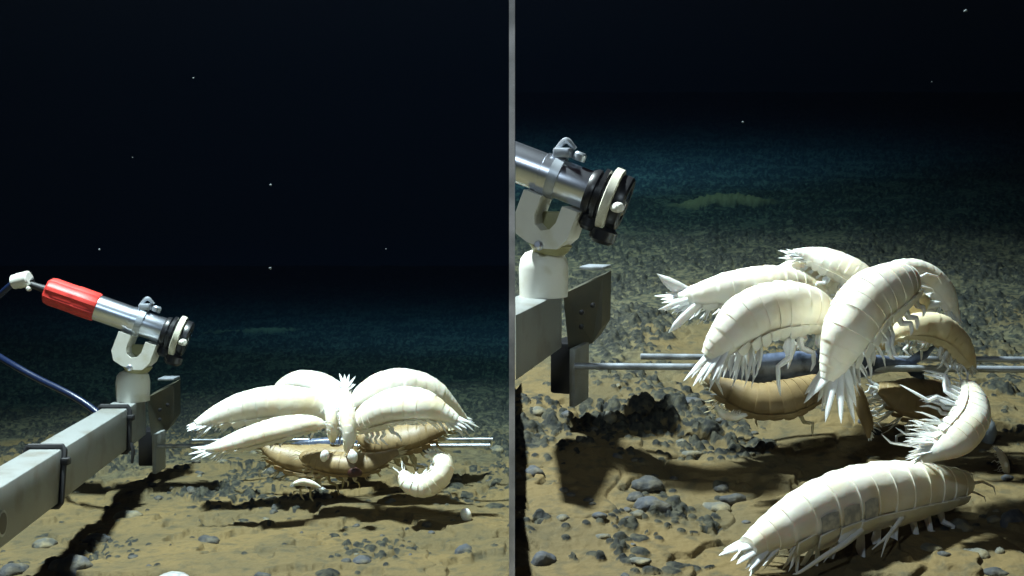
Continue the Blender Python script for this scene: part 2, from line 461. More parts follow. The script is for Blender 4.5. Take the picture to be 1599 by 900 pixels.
    lo = (Vector((0, 0, -1))-ax*Vector((0, 0, -1)).dot(ax)).normalized()
    b = MB(); pk = q+ax*.026+lo*.030
    b.lathe(pk-lo*.012, lo+ax*.05, [(0, .008), (.010, .010), (.014, .014), (.024, .014), (.028, .010)], 20)
    b.lathe(q+ax*.01+lo*.022, lo, [(0, .010), (.012, .011), (.016, .008)], 16)
    bld(b, 'lock_knob', M['black'], ct)
    b = MB(); b.lathe(q+ax*.034+lo*.004+Vector((0, -.026, 0)), (ax*.8+Vector((0, -.9, 0.35))), [(0, .004), (.008, .0055), (.013, .0050), (.015, .003)], 16); bld(b, 'white_knob', M['white'], ct)
    # strap over the tube and the catch on top
    b = MB(); cpt = al(219)
    b.lathe(cpt-ax*.005, ax, [(0, r*1.0), (0, r*1.12), (.010, r*1.12), (.010, r*1.0)], 40); bld(b, 'clamp_band', M['dull'], ct)
    up = -lo
    b = MB(); b.box(Matrix.Translation(cpt+up*(r*1.12+.004)+Vector((0, -.004, 0))), .018, .016, .010, .002)
    b.tube([cpt+up*(r+.006)-ax*.009, cpt+up*(r+.019)-ax*.003, cpt+up*(r+.014)+ax*.009], [.0028, .0032, .0026], 8, smoothpath=True)
    b.lathe(cpt+up*(r+.004)+ax*.016, up, [(0, .007), (.007, .007), (.009, .005)], 12)
    bld(b, 'catch', M['dull'], ct)
    # cradle (white U) and its post
    b = MB(); cx = al(214); dd = cx.y
    U = []
    n = 14
    oc = P(213, 551, dd)
    def uu(x, z_): return oc+ax*x+up*z_
    out = [(-.031, .026), (-.031, -.006), (-.023, -.019), (-.009, -.023), (.010, -.023), (.022, -.019), (.029, -.006), (.029, .024), (.012, .024), (.012, .006), (.008, -.003), (0, -.007), (-.008, -.003), (-.012, .006), (-.012, .026)]
    f1 = [uu(x, z_)+Vector((0, -.019, 0)) for x, z_ in out]; f2 = [uu(x, z_)+Vector((0, .019, 0)) for x, z_ in out]
    bm_r = [f1, f2]; b.rings(bm_r, cap=False)
    nq = len(out); base_i = len(b.v)
    b.add(f1, [(0, 1, 13, 14), (1, 2, 12, 13), (2, 3, 11, 12), (3, 4, 11), (4, 5, 10, 11), (5, 6, 9, 10), (6, 7, 8, 9)])
    b.add(f2, [(0, 1, 13, 14), (1, 2, 12, 13), (2, 3, 11, 12), (3, 4, 11), (4, 5, 10, 11), (5, 6, 9, 10), (6, 7, 8, 9)])
    bld(b, 'cradle', M['white'], ct, smooth=False)
    b = MB(); b.box(Matrix.Translation(uu(0, -.003)+Vector((0, .010, 0))), .05, .012, .03, .003); bld(b, 'cradle_back', M['olive'], ct)
    b = MB(); o1 = P(214, 584, 1.73)
    b.lathe(o1, up*.3+z, [(0, .010), (.004, .018), (.012, .023), (.014, .018)], 24); bld(b, 'pivot_plate', M['olive'], ct)
    b = MB(); b.lathe(P(203, 575, 1.705), Vector((0, -1, .3)), [(0, .005), (.004, .005), (.006, .003)], 8); bld(b, 'bolt', M['steel'], ct)
    b = MB(); pb = P(208, 626, 1.735)
    b.lathe(pb, z, [(0, .0255), (.030, .0262), (.040, .0245), (.046, .020), (.049, .012), (.056, .009)], 32); bld(b, 'post', M['white'], ct)
    return bt, ct
rig(None, False, ('long grey box-section beam running from the lower left corner to the red-capped camera',
                  'steel tube camera with a bright red end cap on a white post', None,
                  ('black strap round the grey beam nearest its far end', 'black strap round the grey beam nearest the lower left corner')))
XR = Matrix.Translation(A_R) @ Matrix.Rotation(R(4), 4, 'X') @ Matrix.Rotation(R(-21.6), 4, 'Z') @ Matrix.Translation(-A_L)
rig(XR, True, ('short grey beam end cut off by the divider under the large steel camera',
               'large steel tube camera cut off by the divider, without a red cap', None, None))

# cable of the red-capped camera
b = MB()
b.tube([P(22, 441, 1.742), P(6, 455, 1.745), P(-30, 490, 1.76), P(-45, 525, 1.76), P(-20, 545, 1.74), P(20, 570, 1.70), P(60, 592, 1.68), P(105, 614, 1.66), P(135, 632, 1.65), P(158, 652, 1.64), P(166, 672, 1.66)],
       .0052, 10, smoothpath=True)
tag(b.build('cable', M['cable'], origin=P(60, 592, 1.68)), 'dark blue cable looping from the white connector down to the grey beam', 'cable')

# ---------------------------------------------------------------- bait rods
def rod(x0, x1, y0, y1, d0, d1, rad, label, group):
    b = MB(); p, q = P(x0, y0, d0), P(x1, y1, d1)
    b.tube([p, p.lerp(q, .001)+Vector((0, 0, 0)), p.lerp(q, .5), p.lerp(q, .999), q], [rad*.7, rad, rad, rad, rad*.7], 12)
    tag(b.build('bait_rod', M['dull'], origin=p), label, 'rod', group)
rod(246, 766, 697, 696, 1.75, 1.70, .0031, 'near steel rod carrying the smaller cluster of amphipods', 'thin steel bait rods')
rod(300, 770, 688, 686, 1.80, 1.78, .0024, 'far steel rod behind the smaller cluster of amphipods', 'thin steel bait rods')
rod(896, 1720, 572, 578, 1.167, 1.14, .0036, 'near steel rod carrying the larger cluster of amphipods', 'thin steel bait rods')
rod(1000, 1720, 557, 563, 1.22, 1.20, .0034, 'far steel rod behind the larger cluster of amphipods', 'thin steel bait rods')

# ---------------------------------------------------------------- bait fish
def fish(c, L_, ax, up, label):
    ax = ax.normalized(); up = (up-ax*up.dot(ax)).normalized(); lat = ax.cross(up)
    b = MB(); rr = []; N_ = 26
    for i in range(N_+1):
        t = i/N_; r = L_*.12*(math.sin(math.pi*min(1, t*.93+.035))**.62)*(1-.35*t)
        r = max(r, .002)
        rr.append([c+ax*(t-.5)*L_+up*r*math.cos(a)+lat*r*.62*math.sin(a) for a in [2*math.pi*k/20 for k in range(20)]])
    b.rings(rr)
    for s in (1, -1):      # forked tail
        e0 = c+ax*L_*.49
        b.tube([e0, e0+ax*L_*.07+up*s*L_*.06, e0+ax*L_*.12+up*s*L_*.12], [.006, .008, .001], 8, flat=(lat, .2))
    b.tube([c+up*L_*.10, c+up*L_*.15+ax*.02, c+up*L_*.11+ax*.05], [.003, .008, .001], 8, flat=(lat, .15))
    b.mi = 1
    b.tube([c-ax*L_*.30-up*L_*.03, c-ax*L_*.1-up*L_*.09, c+ax*L_*.12-up*L_*.10, c+ax*L_*.25-up*L_*.05], [.006, .018, .016, .004], 12, smoothpath=True)
    tag(b.build('bait_fish', [M['fish'], M['flesh']], origin=c), label, 'fish')
fish(P(1268, 574, 1.15), .21, Vector((1, .08, .03)), Vector((0, -.6, .8)), 'blue-grey bait fish under the larger cluster of amphipods')
fish(P(555, 700, 1.765), .22, Vector((1, .05, .0)), Vector((0, -.5, .8)), 'dark bait fish mostly hidden inside the smaller cluster of amphipods')

# ---------------------------------------------------------------- amphipods
SEG = [.075]+[.068, .066, .068, .072, .078, .082, .084]+[.092, .092, .085]+[.055, .045, .038]   # head, 7 chest, 3 belly, 3 tail
SEG = [s/sum(SEG) for s in SEG]; CUM = [sum(SEG[:i]) for i in range(len(SEG)+1)]
def prof(t):
    xs = [0, .03, .08, .2, .38, .55, .7, .82, .92, 1]; ys = [.30, .50, .66, .86, 1, .98, .86, .64, .44, .28]
    for i in range(len(xs)-1):
        if t <= xs[i+1]:
            u = (t-xs[i])/(xs[i+1]-xs[i]); return ys[i]+(ys[i+1]-ys[i])*u
    return ys[-1]
def amphipod(label, pts, thick, up, shell='shell', limb='limb', legs=1.0, fan=1.0, ant=1.0, seed=0, width=.80, groove=.12,
             patches=False, fanspread=1.0, splay=1.0, brush=1.0, legside=(1, -1), group='amphipods feeding on the bait', name='amphipod', size=None, leggap=(), taper=0.0, extra=()):
    """pts: spine from head to tail as (px, py, depth); thick: body height in photo px at the thickest"""
    rnd = random.Random(seed)
    dm = sum(p[2] for p in pts)/len(pts); Rm = thick/2*dm/F
    pf = lambda t: prof(t)*(1+taper*t*t)
    sp = spline([P(*p) for p in pts], 24)
    # arc length
    cum = [0]
    for i in range(1, len(sp)): cum.append(cum[-1]+(sp[i]-sp[i-1]).length)
    LL = cum[-1]; up = Vector(up)
    def at(t):
        # frame of the spine
        s = max(0, min(1, t))*LL
        lo = 0; hi = len(cum)-1
        while hi-lo > 1:
            m_ = (lo+hi)//2
            if cum[m_] <= s: lo = m_
            else: hi = m_
        u = (s-cum[lo])/max(1e-9, cum[hi]-cum[lo]); p = sp[lo].lerp(sp[hi], u)
        a = sp[max(0, lo-3)]; b_ = sp[min(len(sp)-1, hi+3)]
        T = (b_-a).normalized()
        if t > 1: p = p+T*(t-1)*LL
        U = (up-T*up.dot(T))
        U = U.normalized() if U.length > 1e-3 else Vector((0, -1, 0))
        # blend in neighbouring frame for strongly curled bodies
        return p, T, U, T.cross(U).normalized()
    b = MB()
    rings = []; NA = 26
    for k in range(len(SEG)):
        t0, t1 = CUM[k], CUM[k+1]
        for s in (0, .18, .4, .62, .84, .985):
            t = t0+(t1-t0)*s
            rr = pf(t)*Rm*(1+groove*(.075*s**1.4-.03))
            if s == 0 and k: rr *= (1-.012*groove)
            p, T, U, W = at(t)
            ring = []
            for j in range(NA):
                a = 2*math.pi*j/NA; ca, sa = math.cos(a), math.sin(a)
                if sa >= 0: y_ = width*ca*(1+.0*sa); z_ = sa
                else:
                    y_ = width*ca*(1-.32*(-sa)**1.6); z_ = sa*.78
                wob = 1+.018*math.sin(3*a+k)+.01*rnd.uniform(-1, 1)
                ring.append(p+W*y_*rr*wob+U*z_*rr*wob)
            rings.append(ring)
    p, T, U, W = at(0)
    rings.insert(0, [p-T*Rm*.16+(q-p)*.35-U*Rm*.05 for q in rings[0]])
    b.rings(rings)
    # side plates
    for k in range(1, 11):
        t0, t1 = CUM[k]-.012, CUM[k+1]+.004; tm = (t0+t1)/2
        big = .50 if k < 8 else .62
        if k in (4, 5): big = .56
        for sd in (1, -1):
            b.mi = 0
            v0 = .22 if group else -.10; out = [(0, v0), (0, .55), (.12, .85), (.35, 1), (.65, 1), (.9, .85), (1, .55), (1, v0)]
            A = []; B_ = []; 
            for (uu_, vv) in out:
                t = t0+(t1-t0)*uu_; p, T, U, W = at(t); rr = pf(tm)*Rm
                lat = width*rr*((1.03 if group else 1.075)-.16*max(0, vv)**2+.03*uu_)
                h = -rr*(.08+vv*big)
                A.append(p+W*sd*lat+U*h); B_.append(p+W*sd*(lat-.05*rr)+U*h)
            # slightly domed outer face: fan around a raised centre
            pc, T, U, W = at(tm); rr = pf(tm)*Rm
            cA = pc+W*sd*width*rr*(1.06 if group else 1.10)-U*rr*(.08+.45*big)
            n = len(out); vs_ = A+B_+[cA]
            fs = [(i, (i+1) % n, 2*n) for i in range(n)]+[(i, (i+1) % n, n+(i+1) % n, n+i) for i in range(n)]+[tuple(range(2*n-1, n-1, -1))]
            b.add(vs_, fs)
    if patches:
        for k in (7, 8, 9):
            t0, t1 = CUM[k]+.010, CUM[k+1]-.012; A = []; n1 = 6
            rows_ = []
            for vv in (-.62, -.45, -.2, .05, .18):
                row = []
                for i in range(n1):
                    uu_ = i/(n1-1); sh = .12*abs(uu_-.5)*(1 if vv > 0 else -1)
                    t = t0+(t1-t0)*uu_; p, T, U, W = at(t); rr = pf(t)*Rm
                    h = -(vv-sh)*.85; h2 = max(-.9, min(.9, h))
                    lat = width*rr*math.sqrt(1-h2*h2)*1.035
                    row.append(p+W*patches*lat+U*rr*h2)
                rows_.append(row)
            b.mi = 2
            vs_ = [q for r_ in rows_ for q in r_]; m1 = len(rows_)
            b.add(vs_, [(i*n1+j, i*n1+j+1, (i+1)*n1+j+1, (i+1)*n1+j) for i in range(m1-1) for j in range(n1-1)])
    for (pl, rd, fl) in extra:
        b.mi = 1
        pp, rr_ = spline([Vector(q) for q in pl], 5, rd)
        b.tube(pp, [q*dm/F for q in rr_], 8, flat=(Vector((0, 1, .2)), fl))
    # walking legs
    b.mi = 1
    if legs:
        for k in range(1, 8):
            if k in leggap: continue
            tm = (CUM[k]+CUM[k+1])/2; p, T, U, W = at(tm); rr = pf(tm)*Rm
            for sd in legside:
                if rnd.random() < (.40 if group else .12): continue
                f = -1 if k < 5 else 1                # front legs point to the head, rear legs back
                l = Rm*legs*(.55+.09*k)*(1+rnd.uniform(-.3, .25))
                a = p+W*sd*width*rr*.72-U*rr*.62
                j1 = a-U*l*.55+T*f*l*.12+W*sd*l*.18*splay
                j2 = j1+T*f*l*.50-U*l*.15+W*sd*l*.22*splay
                j3 = j2-U*l*.50+T*f*l*rnd.uniform(-.15, .2)+W*sd*l*.06*splay
                j4 = j3-U*l*.38-T*f*l*rnd.uniform(0, .22)
                q0 = Rm*.10*(1+.0*k)
                if k >= 5:   # broad thigh plate
                    b.tube([a+U*rr*.1, a.lerp(j1, .5)+T*q0*.6, j1], [q0*1.2, q0*2.3, q0*1.0], 8, flat=(W, .35))
                b.tube([a, a.lerp(j1, .5), j1, j1.lerp(j2, .5), j2, j2.lerp(j3, .5), j3, j3.lerp(j4, .6), j4], [q0*1.2, q0*1.1, q0, q0*.95, q0*.8, q0*.72, q0*.6, q0*.4, q0*.08], 7)
    # swimming legs: feathery pairs under the belly
    if brush:
        for k in (8, 9, 10):
            tm = (CUM[k]+CUM[k+1])/2; p, T, U, W = at(tm); rr = pf(tm)*Rm
            for sd in legside:
                a = p+W*sd*width*rr*.5-U*rr*.6
                for q in range(3):
                    l = Rm*brush*rnd.uniform(.7, 1.15); dr = (-U+T*rnd.uniform(.1, .9)+W*sd*rnd.uniform(-.1, .5)).normalized()
                    b.tube([a, a+dr*l*.4, a+dr*l*.8+T*l*.1, a+dr*l+T*l*.25], [Rm*.10, Rm*.085, Rm*.05, Rm*.006], 6, flat=(T, .45))
    # tail fan
    if fan:
        p, T, U, W = at(.97); rr = pf(.97)*Rm
        for (lat, upw, ln, tt) in ((.0, .5, .75, 1.0), (.35, .15, 1.25, .985), (-.35, .15, 1.25, .985), (.62, -.10, 1.2, .97), (-.62, -.10, 1.2, .97),
                               (.5, -.55, 1.35, .94), (-.5, -.55, 1.35, .94), (.22, -.45, 1.15, .95), (-.22, -.45, 1.15, .95), (.8, -.4, .95, .93), (-.8, -.4, .95, .93)):
            p, T, U, W = at(tt); l = Rm*fan*ln*rnd.uniform(.8, 1.15)+Rm*.22
            a = p+W*lat*rr*.7+U*upw*rr*.4-T*Rm*.32
            dr = (T+W*lat*.42*fanspread+U*(upw*.45-.05)*fanspread+W*rnd.uniform(-.07, .07)+U*rnd.uniform(-.08, .08)).normalized()
            sd_ = W.cross(dr).normalized()
            b.tube([a, a+dr*l*.28, a+dr*l*.6, a+dr*l*.85, a+dr*l], [q_*Rm*.125 for q_ in (1.3, 1.45, 1.1, .6, .04)] if fan < 1.2 else [Rm*.17, Rm*.22, Rm*.17, Rm*.09, Rm*.006], 7, flat=(sd_, .38))
        for q in range(16):     # bristly side limbs near the tail
            tt = rnd.uniform(.80, .97); p, T, U, W = at(tt); rr = pf(tt)*Rm; sd = rnd.choice((1, -1))
            a = p+W*sd*rr*width*.7-U*rr*rnd.uniform(.2, .7); l = Rm*fan*rnd.uniform(.45, 1.0)
            dr = (T+W*sd*rnd.uniform(0, .5)*fanspread-U*rnd.uniform(.1, .8)*fanspread).normalized()
            b.tube([a, a+dr*l*.5, a+dr*l], [Rm*.06, Rm*.05, Rm*.003], 6, flat=(W, .5))
    # feelers
    if ant:
        for sd in (1, -1):
            p, T, U, W = at(.02)
            for (dz, ln, th) in ((.12, 1.0, .06), (-.12, .75, .045)):
                a = p+W*sd*Rm*.16+U*Rm*dz-T*Rm*.05; l = Rm*ant*ln*1.3
                d1 = (-T+W*sd*.25+U*(dz*2)).normalized(); d2 = (-T+W*sd*.45-U*.35).normalized()
                b.tube([a, a+d1*l*.35, a+d1*l*.35+d2*l*.35, a+d1*l*.35+d2*l*.35+(-T*.6-U*.8)*l*.3], [Rm*th, Rm*th*.8, Rm*th*.45, Rm*.004], 6)
        for sd in (1, -1):    # mouth palps
            p, T, U, W = at(.03); a = p+W*sd*Rm*.12-U*Rm*.3
            b.tube([a, a-U*Rm*.2-T*Rm*.12, a-U*Rm*.32], [Rm*.06, Rm*.05, Rm*.01], 6)
    o = b.build(name, [M[shell], M[limb], M['patch']], origin=at(.5)[0], angle=50)
    return tag(o, label, 'amphipod', group)

GL = 'amphipods of the smaller cluster'; GR = 'amphipods of the larger cluster'
# smaller cluster, flat floor
amphipod('plump white amphipod arching towards the red-capped camera, uppermost on that side', [(522, 668, 1.690), (495, 640, 1.690), (450, 634, 1.680), (400, 637, 1.670), (345, 650, 1.650), (306, 666, 1.630)], 66, (0, -.30, 1), seed=1, group=GL, legs=0.6, fan=.55, brush=0.4, width=.85)
amphipod('slim white amphipod lying lowest on the camera side with its tail fan on the rod', [(506, 664, 1.580), (480, 663, 1.570), (440, 670, 1.560), (390, 684, 1.550), (345, 697, 1.540), (322, 702, 1.540)], 38, (-.1, -.45, 1), seed=2, group=GL, legs=0.3, fan=1.3, brush=0.3, width=1.2)
amphipod('white amphipod bent into a hoop behind the top of the smaller cluster', [(532, 672, 1.760), (528, 640, 1.820), (506, 608, 1.850), (470, 597, 1.870), (440, 607, 1.880), (424, 630, 1.890)], 44, (.35, -.35, 1), seed=3, group=GL, legs=.3, fan=.5, width=1.2)
amphipod('narrow white amphipod standing upright in the middle with its tail spikes up', [(543, 706, 1.580), (545, 680, 1.570), (542, 650, 1.580), (540, 622, 1.600), (539, 600, 1.620)], 27, (0.0, -1, .1), seed=4, group=GL, legs=0.2, fan=1.6, brush=.3, fanspread=1.9, width=.85)
amphipod('big white amphipod stretching towards the divider, topmost of that side', [(552, 640, 1.720), (580, 622, 1.740), (615, 612, 1.760), (655, 618, 1.790), (695, 640, 1.820), (722, 656, 1.840)], 76, (.05, -.25, 1), seed=5, group=GL, legs=0.4, fan=.8, brush=0.4, width=.85)
amphipod('white amphipod lying in front of the big one that stretches towards the divider', [(556, 664, 1.610), (585, 648, 1.590), (620, 635, 1.570), (660, 634, 1.560), (692, 646, 1.560), (712, 656, 1.560)], 58, (-.05, -.55, 1), seed=6, group=GL, legs=0.6, fan=.9, width=1.15, brush=0.4)
amphipod('white amphipod curled into a C below the rods near their far end', [(628, 738, 1.540), (640, 756, 1.530), (664, 759, 1.530), (688, 743, 1.530), (691, 722, 1.540), (672, 711, 1.560)], 40, (.15, -.95, -.25), seed=7, group=GL, legs=.5, fan=.7, brush=.4, width=.9, groove=.9)
amphipod('amber brown amphipod hanging in shade under the camera side of the smaller cluster', [(560, 706, 1.660), (520, 718, 1.660), (475, 720, 1.660), (432, 708, 1.660), (408, 692, 1.660)], 50, (0, -.3, 1), 'shadowed', 'shadowedlimb', seed=8, group=GL, legs=0.8, fan=.8, brush=1.0, width=1.3, groove=0.3)
amphipod('amber brown amphipod hanging in shade under the big one by the divider', [(560, 682, 1.660), (595, 692, 1.660), (635, 686, 1.660), (672, 676, 1.660), (700, 668, 1.660)], 50, (0, -.3, 1), 'shadowed', 'shadowedlimb', seed=9, group=GL, legs=.9, fan=.8, brush=1.0, width=1.3, groove=0.3)
amphipod('short white amphipod wedged between the hoop-shaped and the upright one', [(520, 690, 1.67), (519, 668, 1.66), (517, 645, 1.67), (512, 622, 1.70)], 24, (-.3, -1, .2), seed=10, group=GL, legs=.4, fan=.6, ant=.6)
amphipod('amber brown amphipod added lowest of the shaded ones at the middle of the smaller cluster', [(470, 712, 1.60), (520, 724, 1.59), (575, 724, 1.59), (622, 706, 1.60)], 36, (0, -.4, 1), 'shadowed', 'shadowedlimb', seed=12, group=GL, legs=.7, brush=.9, fan=.9, width=1.3, groove=.4)  # extra body added to close the gap in the cluster's shadow
amphipod('tiny white amphipod low in the shade below the smaller cluster', [(458, 756, 1.63), (474, 753, 1.63), (490, 757, 1.63), (502, 762, 1.63)], 12, (0, -.5, 1), seed=11, group=GL)

# larger cluster, rising floor
amphipod('white amphipod reaching out towards the steel camera with a forked tail fan', [(1292, 468, 1.20), (1250, 455, 1.20), (1200, 452, 1.19), (1150, 456, 1.19), (1100, 462, 1.18), (1058, 466, 1.18)], 76, (-.05, -.35, 1), seed=21, group=GR, extra=[([P(1075, 458, 1.18), P(1055, 448, 1.18), P(1040, 438, 1.18), P(1026, 428, 1.18)], [9, 10, 7, .5], .6), ([P(1075, 470, 1.17), P(1050, 478, 1.17), P(1028, 484, 1.16)], [6, 6, .5], .6), ([P(1088, 478, 1.16), P(1068, 496, 1.16), P(1056, 508, 1.16), P(1044, 520, 1.16)], [6, 7, 6, .5], .6)], legs=.6, fan=0.8, fanspread=1.5, brush=.8, width=.9, groove=0.2)
amphipod('white amphipod slanting down to the rods, yellowish below, on the camera side', [(1300, 508, 1.060), (1260, 490, 1.050), (1210, 490, 1.040), (1165, 505, 1.030), (1130, 535, 1.020), (1108, 560, 1.020)], 100, (-.15, -.28, 1), seed=22, group=GR, legs=1.0, fan=.95, brush=1.1, width=.8, taper=0.2, groove=0.2)
amphipod('white amphipod on the very top of the larger cluster with its tail to the left', [(1376, 468, 1.17), (1345, 440, 1.18), (1310, 420, 1.19), (1270, 404, 1.20), (1238, 396, 1.20)], 54, (.2, -.2, 1), 'shell', seed=23, group=GR, legs=.5, fan=.8, brush=.7, width=.9, groove=0.2)
amphipod('broad white amphipod with its fringed tail hanging over the rods at the centre', [(1425, 440, 1.040), (1392, 452, 1.020), (1355, 475, 1.010), (1328, 515, 1.000), (1308, 560, 1.000), (1294, 594, 1.000)], 98, (-.55, -.55, .75), seed=24, group=GR, legs=.5, fan=1.15, brush=1.0, width=.85, fanspread=1.8, taper=0.15, groove=0.3)
amphipod('slender white amphipod bending down at the far end of the larger cluster', [(1370, 436, 1.19), (1405, 428, 1.20), (1440, 434, 1.21), (1468, 456, 1.21), (1485, 484, 1.21), (1494, 500, 1.21)], 52, (.45, -.2, 1), seed=25, group=GR, legs=.5, fan=.6, brush=.6, groove=0.2)
amphipod('cream coloured amphipod arching over the rods below the slender one', [(1395, 528, 1.090), (1425, 514, 1.080), (1460, 516, 1.080), (1488, 536, 1.090), (1508, 560, 1.100), (1518, 574, 1.110)], 56, (.3, -.3, 1), 'cream', 'limb', seed=26, group=GR, legs=.7, fan=.6, brush=.6, groove=0.2)
amphipod('white amphipod hanging bent below the rods, grey line along its back', [(1505, 598, 0.990), (1514, 626, 0.970), (1508, 658, 0.950), (1484, 688, 0.930), (1452, 706, 0.920), (1436, 712, 0.920)], 66, (1, -.25, -.1), seed=27, group=GR, legs=1.35, fan=.8, brush=1.3, width=.75, taper=0.25, groove=0.2)
amphipod('amber brown amphipod hanging in shade under the camera side of the larger cluster', [(1290, 597, 1.120), (1235, 622, 1.110), (1185, 628, 1.110), (1135, 610, 1.120), (1104, 592, 1.130)], 62, (0, -.3, 1), 'shadowed', 'shadowedlimb', seed=28, group=GR, legs=0.9, fan=.6, width=1.1, brush=1.1, groove=0.5)
amphipod('thin amber amphipod hanging straight down with bristly legs', [(1338, 600, 1.10), (1345, 632, 1.10), (1354, 660, 1.10), (1358, 684, 1.10)], 24, (-1, -.4, .1), 'shadowed', 'limb', seed=29, group=GR, legs=1.2, brush=1.3, fan=.6, groove=0.2)
amphipod('amber brown amphipod in shade behind the bent one below the rods', [(1490, 612, 1.17), (1450, 625, 1.17), (1408, 622, 1.17), (1370, 606, 1.17)], 58, (0, -.5, .8), 'shadowed', 'limb', seed=30, group=GR, legs=1.0, fan=.7, width=1.5, brush=1.2, groove=0.2)
amphipod('brownish amphipod inside the cluster under the broad fringed one', [(1360, 540, 1.14), (1390, 500, 1.13), (1420, 480, 1.13), (1445, 470, 1.14)], 80, (.5, -.2, .6), 'cream', 'limb', seed=31, group=GR, legs=.9, fan=.6, groove=0.2)
amphipod('white amphipod curved in shade below the amber one of the larger cluster', [(1118, 634, 1.07), (1128, 646, 1.07), (1146, 651, 1.07), (1164, 649, 1.07)], 15, (0, -.5, -1), seed=32, group=GR, legs=.5, fan=.7, groove=0.2)
amphipod('white amphipod back showing behind the topmost one of the larger cluster', [(1300, 480, 1.22), (1275, 446, 1.22), (1240, 430, 1.22), (1205, 432, 1.22)], 62, (-.1, -.2, 1), seed=33, group=GR, legs=.3, fan=.5, groove=0.2)

# the one on the sea floor, and a tiny one beyond its head
g0 = gp(1340, 830)
dd = g0.y
def gd(px, py): return H0*F/(py-120)*.99
amphipod('largest white amphipod lying alone on the sand with grey patches on its flank',
         [(1512, 757, gd(1512, 790)), (1470, 762, gd(1470, 802)), (1410, 768, gd(1410, 818)), (1340, 780, gd(1340, 834)), (1265, 806, gd(1265, 858)), (1205, 836, gd(1205, 880)), (1168, 858, gd(1168, 893))], 102, (-.12, -.42, 1), seed=41,
         group=None, legs=1.1, splay=1.6, fan=.85, ant=1.0, patches=-1, taper=.4, extra=[
           ([P(1350, 806, gd(1350, 852)), P(1330, 826, gd(1330, 862)), P(1310, 848, gd(1310, 872))], [5, 15, 4], .4),
           ([P(1345, 828, gd(0, 858)), P(1318, 850, gd(0, 872)), P(1288, 868, gd(0, 884)), P(1250, 893, gd(0, 897)), P(1238, 897, gd(0, 899))], [5.5, 5, 4, 2.5, .6], .8),
           ([P(1415, 800, gd(0, 834)), P(1400, 820, gd(0, 848)), P(1385, 838, gd(0, 854)), P(1362, 858, gd(0, 862))], [5, 4, 3, 1], .8),
           ([P(1395, 826, gd(0, 850)), P(1384, 845, gd(0, 862)), P(1376, 870, gd(0, 873))], [3, 2.5, .6], .8)], width=.85, groove=.5, brush=1.0, fanspread=.8)
g1 = gp(1566, 738)
amphipod('tiny white amphipod on the sea floor beyond the head of the largest one', [(1572, 744, g1.y), (1570, 728, g1.y), (1564, 712, g1.y+.01), (1556, 700, g1.y+.02)], 14, (.5, -.6, .6), seed=42, group=None, legs=1.2, ant=1.5)

# ---------------------------------------------------------------- bits on and under the clusters
def pebble(name, c, r, sq, m, seed, label, cat, group=None, det=2):
    rnd = random.Random(seed); bm = bmesh.new(); bmesh.ops.create_icosphere(bm, subdivisions=det, radius=1)
    ph = [rnd.uniform(0, 6.28) for _ in range(6)]; ro = Matrix.Rotation(rnd.uniform(0, 6.28), 3, 'Z')
    el = rnd.uniform(.75, 1.25)
    for v in bm.verts:
        q = v.co.copy(); k = 1+.16*math.sin(2.3*q.x+ph[0])*math.cos(2.1*q.y+ph[1])+.12*math.sin(4.3*q.y+ph[2]+2*q.z)+.07*math.sin(8*q.x+ph[3])*math.sin(7*q.z+ph[4])+rnd.uniform(-.03, .03)
        v.co = ro @ Vector((q.x*k*el, q.y*k/el, q.z*k*sq))*r
    me = bpy.data.meshes.new(name)
    bm.to_mesh(me); bm.free()
    for p in me.polygons: p.use_smooth = True
    me.materials.append(m); o = bpy.data.objects.new(name, me); C.objects.link(o); o.location = c
    return tag(o, label, cat, group)
pebble('white_blob', P(507, 712, 1.53), .0065, 1.2, M['limb'], 1, 'round whitish blob hanging under the middle of the smaller cluster, nearer the red-capped camera', 'blob')
pebble('white_blob', P(551, 713, 1.53), .0075, 1.3, M['limb'], 2, 'round whitish blob hanging under the upright amphipod', 'blob')
pebble('meat_scrap', P(554, 738, 1.54), .008, 1.0, M['gill'], 3, 'dark red scrap of bait hanging below the upright amphipod', 'bait')
q = gp(728, 812)
pebble('white_shell', q+Vector((0, 0, .007)), .008, 1.2, M['limb'], 4, 'small bluish white shell lying at the tip of the shadow near the divider', 'shell')
q = gp(1540, 690)
pebble('grey_blob', q+Vector((0, 0, .012)), .0085, 2.0, M['flake'], 5, 'upright grey oval blob behind the bent amphipod', 'blob')
q = gp(268, 907)
pebble('pale_stone', q+Vector((0, 0, .0)), .018, .5, M['patch'], 6, 'pale flat stone at the bottom edge below the camera shadow', 'stone')

# drifting flakes
for i, (px, py, d, r, lb) in enumerate(((302, 122, 1.6, .0017, 'faint flake high in the black water over the beam'), (423, 289, 1.5, .0022, 'bright flake drifting above the smaller cluster'),
        (422, 419, 1.55, .0022, 'flake just above the dark blue horizon over the smaller cluster'), (155, 390, 1.6, .0020, 'flake above the red cap'),
        (207, 246, 1.6, .0013, 'faintest flake, high above the red cap'), (1508, 17, 1.5, .0028, 'flake in the top right corner'), (1160, 191, 1.6, .0022, 'flake in the dark water above the far sediment drift'),
        (603, 389, 1.5, .0012, 'tiny flake near the horizon between cluster and divider'), (1455, 128, 1.7, .0013, 'tiny flake below the one in the top right corner'))):
    pebble('drifting_flake', P(px, py, d), r, .7, M['flake'], 60+i, lb, 'flake', 'flakes drifting in the water', det=1)

